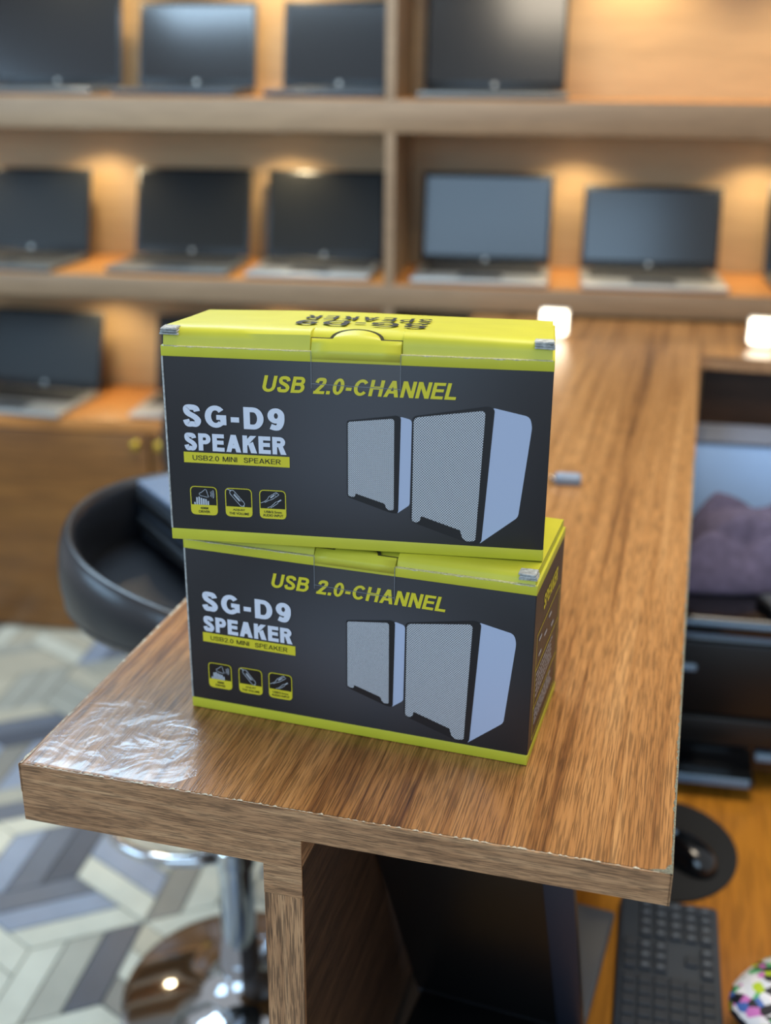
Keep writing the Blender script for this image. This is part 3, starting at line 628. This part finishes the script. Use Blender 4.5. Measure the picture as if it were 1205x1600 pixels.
            s.append(stroke([(X(.54), Y(.86)), (X(.64), Y(.96)), (X(.74), Y(.82)), (X(.64), Y(.70))], 0.00045)); s.append(stroke([(X(.42), Y(.62)), (X(.56), Y(.78))], 0.0010)); s.append(stroke([(X(.60), Y(.84)), (X(.68), Y(.90))], 0.0004))
            s.append(stroke([(X(.30), Y(.04)), (X(.44), Y(.14)), (X(.62), Y(.40)), (X(.72), Y(.44)), (X(.68), Y(.32)), (X(.50), Y(.12)), (X(.42), Y(.06))], 0.00042)); s.append(stroke([(X(.70), Y(.42)), (X(.82), Y(.54))], 0.0010))
        flat('icon_drawing', s, 0.0005, M['line_ink'], P)
    # small loudspeaker picture
    fr = rnd(mm([(148.3, 109.9), (188.0, 115.9), (191.2, 114.3), (190.0, 34.2), (184.0, 34.4), (148.3, 46.2)]), [.002, .003, .0025, .003, .004, .003])
    sdp = rnd(mm([(190.4, 115.2), (199.9, 113.0), (199.2, 42.0), (189.6, 34.6)]), [0.002, 0.003, 0.002, 0.0])
    flat('small_speaker_side_print', [(sdp, [tuple(range(len(sdp)))])], k0, M['grey_ink'], P)
    flat('small_speaker_frame_print', [(fr, [tuple(range(len(fr)))])], 0.0004, M['frame_ink'], P)
    gr = mm([(149.2, 109.0), (186.0, 113.4), (186.4, 37.0), (182.4, 36.6), (180.0, 38.8), (179.0, 42.0), (155.4, 49.4), (154.6, 46.6), (152, 46.4), (149.2, 47.4)])
    gr = rnd(gr, [.002, .003, .002, .001, .001, .0006, .0006, .0006, .001, .0015]); flat('small_speaker_grille_print', [(gr, [tuple(range(len(gr)))])], 0.0005, M['grille_small'], P)
    # large loudspeaker picture
    sdp = rnd(mm([(262.4, 125.6), (291.0, 119.8), (293.2, 112.0), (285.9, 36.8), (256.6, 12.6)]), [0.002, 0.004, 0.006, 0.003, 0.0])
    flat('large_speaker_side_print', [(sdp, [tuple(range(len(sdp)))])], k0, M['grey_ink'], P)
    fr = rnd(mm([(200.0, 115.8), (259.0, 126.6), (264.0, 124.6), (257.6, 13.2), (251.5, 11.0), (200.0, 28.0)]), [.004, .004, .003, .003, .005, .004])
    flat('large_speaker_frame_print', [(fr, [tuple(range(len(fr)))])], 0.0004, M['frame_ink'], P)
    gr = mm([(201.3, 115.0), (257.0, 123.2), (252.8, 14.6), (246.0, 13.4), (242.2, 16.4), (240.2, 23.0), (208.6, 33.2), (207.6, 28.8), (204.5, 27.4), (201.1, 28.6)])
    gr = rnd(gr, [.004, .004, .002, .002, .001, .001, .0008, .001, .001, .002]); flat('large_speaker_grille_print', [(gr, [tuple(range(len(gr)))])], 0.0005, M['grille_big'], P)
    # printing on the right side: heading, ruled yellow frames, rows of fine print
    q = type_line('SPEAKER', 0.038, 0.104, 0.126, 0.1395, w=0.22, gap=0.1, slant=0.15)
    flat('side_heading_print', q, 0.0006, M['yellow_print'], sd, 'side')
    y0, y1 = 0.014, BD - 0.012; ln = []
    for z in (0.1135, 0.081, 0.046, 0.0165): ln.append(stroke([(y0, z), (y1, z)], 0.0011))
    for y in (y0, y1): ln.append(stroke([(y, 0.0165), (y, 0.1135)], 0.0011))
    flat('side_rule_print', ln, 0.0006, M['yellow_print'], sd, 'side')
    fp = []
    for z in (0.074, 0.069, 0.064, 0.059, 0.054, 0.040, 0.036, 0.032, 0.028):
        y = y0 + 0.006
        while y < y1 - 0.03:
            w_ = r.uniform(0.004, 0.012); fp.append(poly((y, z), (y + w_, z), (y + w_, z + 0.0016), (y, z + 0.0016))); y += w_ + 0.0018
    for z, ys in ((0.104, (0.024, 0.07)), (0.096, (0.05,)), (0.089, (0.026, 0.084))):
        for y in ys: fp.append(poly((y, z), (y + 0.012, z), (y + 0.012, z + 0.0024), (y, z + 0.0024)))
    flat('side_fine_print', fp, 0.0006, M['line_ink'], sd, 'side')
    # upside-down heading on the lid
    v, f = [], []
    def lid_z(y):
        ps = sorted(prof[2:7])
        for (ya, za), (yb, zb) in zip(ps, ps[1:]):
            if ya <= y <= yb: return za + (zb - za) * (y - ya) / (yb - ya)
        return BH + ef
    for s_, a, b_, c, d in (('SG-D9', 0.100, 0.206, 0.031, 0.060), ('SPEAKER', 0.100, 0.206, 0.070, 0.094)):
        for i_, (pv, pf) in enumerate(type_line(s_, -b_, -a, -d, -c, w=0.185, gap=0.16 if s_ == 'SG-D9' else 0.24)):
            n = len(v)
            for x, y in pv:
                u = (-x) / BW; v.append((-x, -y, lid_z(-y) + 0.0012 + 1.2e-5 * (i_ % 9) + (0.0016 - sag) * 4 * u * (1 - u)))
            f += [tuple(n + i for i in q_) for q_ in pf]
    pyd('lid_print', v, f, M['black_ink'], lid)
    return t
make_carton('lower charcoal and yellow speaker carton standing on the counter', (-0.1735, 0.9130, 0.0003), R(-17.526), 0.0088, 0.0072, 4, sag=0.0012)
make_carton('upper charcoal and yellow speaker carton lying on the other carton', (-0.1780, 0.8898, 0.1738), R(-7.813), 0.0134, 0.0035, 9)

# small things on the counter
t = thing('usb_dongle', 'small grey-blue plastic dongle lying on the counter right of the cartons', 'gadget', (0.2575, 1.532, 0.0), R(-8))
box('shell', -0.018, 0.018, -0.011, 0.011, 0.0, 0.014, M['clip'], t, 0.004, 3)
box('plug', -0.027, -0.018, -0.006, 0.006, 0.004, 0.009, M['chrome'], t, 0.0006)
def glint_cube(label, x, y):  # added glowing blocks standing in for lamp reflections in the counter
    t = thing('led_lamp', label, 'lamp', (x, y, 0.0), CA, 'small square lamps on the far counter')
    box('lamp_base', -0.022, 0.022, -0.014, 0.02, 0.0, 0.006, M['lamp_body'], t, 0.002)
    box('lamp_head', -0.031, 0.031, 0.002, 0.02, 0.0062, 0.062, M['lamp_body'], t, 0.004)
    box('lamp_panel', -0.028, 0.028, -0.004, 0.0018, 0.0085, 0.060, M['white_led'], t, 0.003)
glint_cube('small square white lamp shining on the far counter behind the upper carton', 0.366, 2.50)
glint_cube('small square white lamp shining at the right edge of the far counter', 0.800, 2.42)

# ------------------------------------------------------------------ bar stools
def make_stool(label, x, y, rz, group='black bar stools'):
    t = thing('bar_stool', label, 'stool', (x, y, FZ), rz, group); H = -FZ
    lathe('base', [(0.001, 0.0), (0.196, 0.0), (0.203, 0.003), (0.203, 0.008), (0.190, 0.013), (0.12, 0.022), (0.07, 0.032), (0.045, 0.046), (0.036, 0.062)], M['chrome'], t, 64)
    lathe('lower_column', [(0.034, 0.05), (0.034, 0.10), (0.029, 0.14), (0.029, 0.44)], M['chrome'], t, 32)
    lathe('gas_lift', [(0.019, 0.44), (0.019, 0.735)], M['chrome'], t, 24)
    cx, cy, ra = -0.085, 0.10, 0.128
    pts = [(cx + ra * 1.1 * math.cos(a), cy + ra * math.sin(a), 0.300) for a in [2 * math.pi * k / 40 for k in range(40)]]
    tube('footrest', pts, 0.0105, M['chrome'], t, 12, True)
    lathe('footrest_collar', [(0.030, 0.282), (0.036, 0.284), (0.036, 0.316), (0.030, 0.318)], M['chrome'], t, 28)
    # seat: padded disc with a thick rolled wrap-around rim
    s0 = 0.745
    lathe('seat', [(0.001, s0), (0.12, s0), (0.205, s0 + 0.012), (0.228, s0 + 0.030), (0.226, s0 + 0.044), (0.20, s0 + 0.052), (0.10, s0 + 0.046), (0.001, s0 + 0.044)], M['vinyl'], t, 48)
    box('seat_plate', -0.08, 0.08, -0.08, 0.08, s0 - 0.018, s0, M['black'], t, 0.004)
    n = 40; a0, a1 = R(20), R(275); P = []
    for k in range(n + 1):
        u = k / n; a = a0 + (a1 - a0) * u; lift = 0.018 + 0.038 * math.sin(math.pi * u) ** 0.8
        P.append((0.214 * math.cos(a), 0.214 * math.sin(a), s0 + 0.024 + lift))
    tube('backrest', P, lambda i: (0.016 + 0.002 * math.sin(math.pi * i / n), 0.024 + 0.042 * math.sin(math.pi * i / n) ** 0.7), M['vinyl'], t, 20)
    return t
make_stool('black bar stool with chrome base beside the near end of the counter', -0.2401, 1.5506, 0.0)
make_stool('black bar stool farther along, hidden behind the cartons', -0.20, 2.12, R(10))

# stack of closed laptops lying on the near stool
za = FZ + 0.7975 + 0.001
ang = math.atan2(-0.84, 0.55)
for k in range(5):
    lab = ['dark closed laptop at the bottom of the stack on the stool', 'closed laptop second from bottom in the stack on the stool', 'closed laptop in the middle of the stack on the stool', 'closed laptop second from top in the stack on the stool', 'blue-grey closed laptop on top of the stack on the stool'][k]
    dx = [0.004, -0.006, 0.003, -0.002, 0.0][k]
    t = thing('closed_laptop', lab, 'laptop', (-0.386 + dx * 0.6, 1.674 + dx * 0.6, za + 0.0195 * k), ang + R([2, -1.5, 1, -1, 0][k]), 'closed laptops stacked on the stool')
    box('base', 0, 0.325, 0.0, 0.225, 0.0, 0.0095, M['bezel' if k % 2 else 'charcoal'], t, 0.003)
    box('lid', 0.001, 0.324, 0.001, 0.224, 0.0105, 0.0188, M['lid'] if k < 4 else M['steel'], t, 0.003)
    box('hinge', 0.04, 0.285, 0.217, 0.2255, 0.006, 0.014, M['black'], t, 0.002)

# ------------------------------------------------------------------ staff desk and the things on it
DZ = -0.52
dk = thing('desk', 'yellow-brown wooden staff desk below the counter on the right', 'desk', CP, CA)
box('desk_top', 0.264, 1.25, 0.04, LY + 0.05, DZ - 0.028, DZ, M['desk'], dk, 0.002)
for x, y in ((0.30, 0.08), (1.20, 0.08), (0.30, LY), (1.20, LY)): box('leg', x - 0.025, x + 0.025, y - 0.025, y + 0.025, FZ, DZ - 0.028, M['desk'], dk)
# mouse mat and mouse
def mouse_mat():
    pts = []
    for k in range(40):
        a = 2 * math.pi * k / 40; pts.append((0.105 * math.cos(a), 0.121 * math.sin(a)))
    o = prism('mouse_mat', pts, 0, 0.003, M['rubber'], None, 0.0008); o.location = (0.412, 1.400, DZ + 0.0005); o.rotation_euler.z = R(-20)
    tag(o, 'round black mouse mat on the staff desk', 'mouse mat')
mouse_mat()
def make_mouse():
    t = thing('mouse', 'black computer mouse with grey wheel on the round mat', 'mouse', (0.434, 1.374, DZ + 0.0037), R(38))
    v, f = [], []; nu, nv = 24, 10
    for j in range(nv + 1):
        p = j / nv * math.pi / 2
        for k in range(nu):
            a = 2 * math.pi * k / nu; c, s = math.cos(a), math.sin(a); rr_ = math.cos(p) ** 0.55 if j < nv else 0.0
            x = 0.031 * rr_ * (abs(c) ** 0.8) * (1 if c > 0 else -1) * (1 - 0.10 * (1 - abs(s))); y = 0.054 * rr_ * (abs(s) ** 0.85) * (1 if s > 0 else -1)
            z = 0.036 * math.sin(p) ** 0.9 * (1 - 0.25 * ((y + 0.012) / 0.054) ** 2); v.append((x, y, z))
    for j in range(nv):
        for k in range(nu): f.append((j * nu + k, j * nu + (k + 1) % nu, (j + 1) * nu + (k + 1) % nu, (j + 1) * nu + k))
    f.append(tuple(range(nu))[::-1]); pyd('body', v, f, M['gloss_black'], t, True)
    tube('wheel', [(0.0035, 0.022, 0.027), (-0.0035, 0.022, 0.027)], 0.0085, M['blue_chrome'], t, 18)
    box('button_gap', -0.0006, 0.0006, 0.016, 0.052, 0.018, 0.0325, M['black'], t)
make_mouse()
# keyboard: short side along the photograph's width, number pad at the far end
def make_keyboard():
    t = thing('keyboard', 'charcoal full-size keyboard lying lengthwise on the staff desk', 'keyboard', (0.326, 1.281, DZ + 0.001), R(-13))
    # local x: from function-key edge (0) to user edge (0.128); local y: far end 0 -> near end negative
    bm = bmesh.new(); bm_box(bm, 0, 0.128, -0.42, 0.0, 0, 0.016, 0.006, 3); from_bm('case', bm, M['charcoal'], t, True)
    kp = 0.0186; rows = [0.008 + i * 0.0190 for i in range(6)]
    def key(r_, y1, w=1.0, hgt=1.0):
        x0 = rows[r_]; bm = bmesh.new(); bm_box(bm, x0, x0 + 0.0160 + (hgt - 1) * 0.019, y1 - kp * w + 0.0026, y1, 0.0162, 0.0205, 0.0012, 1)
        k = from_bm('key', bm, M['keycap'], t)
        return k
    yy = -0.008
    pad = [yy - kp * i for i in range(4)]               # number pad, four columns (far end first)
    for r_ in range(1, 6):
        for i in range(4):
            if i == 0 and r_ in (3, 5): continue
            if r_ == 5 and i == 2: continue
            if i == 0 and r_ in (2, 4): key(r_, pad[i], 1, 2.0)
            elif r_ == 5 and i == 3: key(r_, pad[2], 2.0)
            else: key(r_, pad[i])
    nav = [pad[3] - kp - 0.006 - kp * i for i in range(3)]
    for r_ in (0, 1, 2):
        for y in nav: key(r_, y)
    key(4, nav[1])
    for y in nav: key(5, y)
    y0 = nav[2] - kp - 0.006
    for r_ in range(6):
        y = y0; n = 13
        while y > -0.405: key(r_, y); y -= kp
    # pale printed legends on the keys
    rk = random.Random(2); v, f = [], []
    for r_ in range(1, 6):
        for y in pad + nav:
            if y in nav and r_ in (3, 4): continue
            x = rows[r_] + 0.0040; n = len(v); v += [(x, y - 0.0115, 0.0207), (x + 0.008, y - 0.0115, 0.0207), (x + 0.008, y - 0.0060, 0.0207), (x, y - 0.0060, 0.0207)]; f.append((n, n + 1, n + 2, n + 3))
    pyd('key_legend', v, f, M['key_mark'], t)
make_keyboard()
# narrow black monitor leaning back under the counter, its back to the photograph
t = thing('monitor', 'narrow black monitor seen from behind under the near counter edge', 'monitor', (0.3125, 1.247, DZ + 0.0005), R(160))
box('stand_base', 0, 0.205, 0.0, 0.22, 0.0, 0.014, M['grey_case'], t, 0.004, 3)
box('foot', 0.004, 0.200, 0.221, 0.315, 0.0, 0.012, M['black'], t, 0.004, 3)  # black block added to darken the desk under the counter
lathe('hinge', [(0.0055, 0), (0.0055, 0.16)], M['black'], t, 14).matrix_local = Matrix.Translation((0.022, 0.214, 0.017)) @ Matrix.Rotation(R(90), 4, 'Y')
p_ = box('panel', 0.0, 0.205, 0.0, 0.012, 0.0, 0.40, M['black'], t, 0.003, 3); p_.location = (0, 0.214, 0.019); p_.rotation_euler = (-R(26), 0, 0)
box('rim', 0.0005, 0.030, 0.0118, 0.0135, 0.001, 0.399, M['navy'], p_, 0.0004)
box('screen', 0.008, 0.197, -0.0012, 0.0004, 0.012, 0.388, M['screen'], p_)
# multicoloured pouch
def pouch():
    v, f = [], []; nu, nv = 28, 12; rp = random.Random(8); ph = [rp.uniform(0, 6) for _ in range(6)]
    for j in range(nv + 1):
        p = -math.pi / 2 + math.pi * j / nv
        for k in range(nu):
            a = 2 * math.pi * k / nu; q = 1 + 0.07 * math.sin(3 * a + ph[0]) + 0.05 * math.sin(5 * a + 2 * p + ph[1]) + 0.04 * math.sin(4 * p + ph[2])
            v.append((0.105 * q * math.cos(p) * math.cos(a), 0.080 * q * math.cos(p) * math.sin(a), 0.036 + 0.036 * q * math.sin(p)))
    for j in range(nv):
        for k in range(nu): f.append((j * nu + k, j * nu + (k + 1) % nu, (j + 1) * nu + (k + 1) % nu, (j + 1) * nu + k))
    t = thing('fabric_pouch', 'multicoloured patterned fabric pouch at the lower right corner beside the keyboard', 'pouch', (0.513, 1.045, DZ + 0.0065), R(12))
    pyd('bag', v, f, M['patches'], t, True)
    tube('zip', [(0.098 * math.cos(a), 0.074 * math.sin(a), 0.046) for a in [R(20 + 5 * k) for k in range(30)]], 0.003, M['black'], t, 8)
pouch()
# printer
def make_printer():
    t = thing('printer', 'black printer on the staff desk with a towel thrown over its top', 'printer', (0.440, 1.570, DZ), R(-10))
    w, d, h = 0.40, 0.34, 0.30
    box('body', 0, w, 0.012, d, 0.028, 0.262, M['gloss_black'], t, 0.008, 3)
    box('scanner_lid', -0.003, w + 0.003, -0.004, d, 0.270, h, M['gloss_black'], t, 0.006, 3)
    box('lid_trim', -0.0035, w + 0.0035, -0.006, 0.004, 0.286, 0.293, M['blue_chrome'], t, 0.002)
    box('scanner_gap', 0.004, w - 0.004, 0.006, d - 0.01, 0.262, 0.270, M['blue_chrome'], t)
    box('front_panel', 0.004, w - 0.004, 0.004, 0.016, 0.130, 0.254, M['black'], t, 0.004)
    box('panel_handle', 0.0, 0.040, -0.004, 0.006, 0.206, 0.216, M['blue_chrome'], t, 0.003)
    box('output_slot', 0.02, w - 0.02, 0.0, 0.012, 0.080, 0.126, M['bezel'], t, 0.003)
    box('output_tray', 0.004, w * 0.36, -0.030, 0.014, 0.022, 0.036, M['gloss_black'], t, 0.003)
    box('tray_trim', 0.004, w * 0.34, -0.032, -0.028, 0.026, 0.040, M['blue_chrome'], t, 0.001)
    box('tray_latch', w * 0.36, w * 0.43, -0.006, 0.012, 0.060, 0.070, M['blue_chrome'], t, 0.002)
    for x in (0.03, w - 0.03):
        for y in (0.05, d - 0.04): box('foot', x - 0.014, x + 0.014, y - 0.014, y + 0.014, 0.0, 0.030, M['rubber'], t, 0.003)
    return t
make_printer()
t = thing('wallet', 'small black wallet lying on the printer lid', 'wallet', (0.580, 1.552, DZ + 0.3005), R(14))
box('shell', 0, 0.085, 0, 0.05, 0.0, 0.016, M['black'], t, 0.004, 3); box('flap', 0.004, 0.081, 0.003, 0.047, 0.0162, 0.019, M['charcoal'], t, 0.001)
# towel: folded cloth thrown on the lid
def towel():
    nx, ny = 70, 50; wx, wy = 0.34, 0.21; v, f = [], []
    rt = random.Random(12); rid = [(rt.uniform(0, 1), rt.uniform(0, 1), rt.uniform(-0.9, 0.9), rt.uniform(0.025, 0.06), rt.uniform(0.05, 0.10)) for _ in range(11)]
    def hgt(u, w):
        e = min(u, 1 - u, w, 1 - w) * 5.5; e = min(1.0, max(0.0, e)); s = 0.012 + 0.045 * math.sin(math.pi * u) * math.sin(math.pi * w)
        q = 1.5 * w + 0.55 * math.sin(3.6 * u + 1.1) + 0.9 * u; s += 0.050 * abs(math.sin(math.pi * q)) ** 0.55 * (0.55 + 0.45 * math.sin(6.0 * u + 2 * w))
        q2 = 2.6 * u - 1.1 * w + 0.3 * math.sin(7 * w); s += 0.022 * abs(math.sin(math.pi * q2)) ** 0.6
        for a, b_, sl, am, wd in rid[:4]:
            d_ = ((w - b_) - sl * (u - a)) / wd; s += 0.5 * am * math.exp(-d_ * d_)
        return 0.003 + s * e ** 0.6
    for layer in (0, 1):
        for j in range(ny + 1):
            for i in range(nx + 1):
                u, w = i / nx, j / ny; x = (u - 0.5) * wx * (1 + 0.10 * math.sin(6 * w)); y = (w - 0.5) * wy * (1 + 0.16 * math.sin(5 * u + 1)); z = hgt(u, w)
                v.append((x, y, z + (0.0035 if layer == 0 else 0.0) if layer == 0 else z * 0.0 + 0.0005))
    N = (nx + 1) * (ny + 1)
    for j in range(ny):
        for i in range(nx):
            a = j * (nx + 1) + i; f.append((a, a + 1, a + nx + 2, a + nx + 1)); f.append((N + a, N + a + nx + 1, N + a + nx + 2, N + a + 1))
    edge = [i for i in range(nx + 1)] + [j * (nx + 1) + nx for j in range(1, ny + 1)] + [ny * (nx + 1) + i for i in range(nx - 1, -1, -1)] + [j * (nx + 1) for j in range(ny - 1, 0, -1)]
    for k in range(len(edge)): a, b_ = edge[k], edge[(k + 1) % len(edge)]; f.append((a, N + a, N + b_, b_))
    o = pyd('towel', v, f, M['towel'], None, True); o.location = (0.640, 1.735, DZ + 0.3012); o.rotation_euler.z = R(-10)
    tag(o, 'crumpled mauve-grey towel lying on the black printer', 'towel')
towel()
# white carton behind the printer
t = thing('white_carton', 'pale blue-white carton standing on the desk behind the towel', 'box', (0.545, 2.03, DZ), R(-10))
box('carton_body', 0, 0.46, 0.0, 0.115, 0.0, 0.427, M['white_box'], t, 0.003)
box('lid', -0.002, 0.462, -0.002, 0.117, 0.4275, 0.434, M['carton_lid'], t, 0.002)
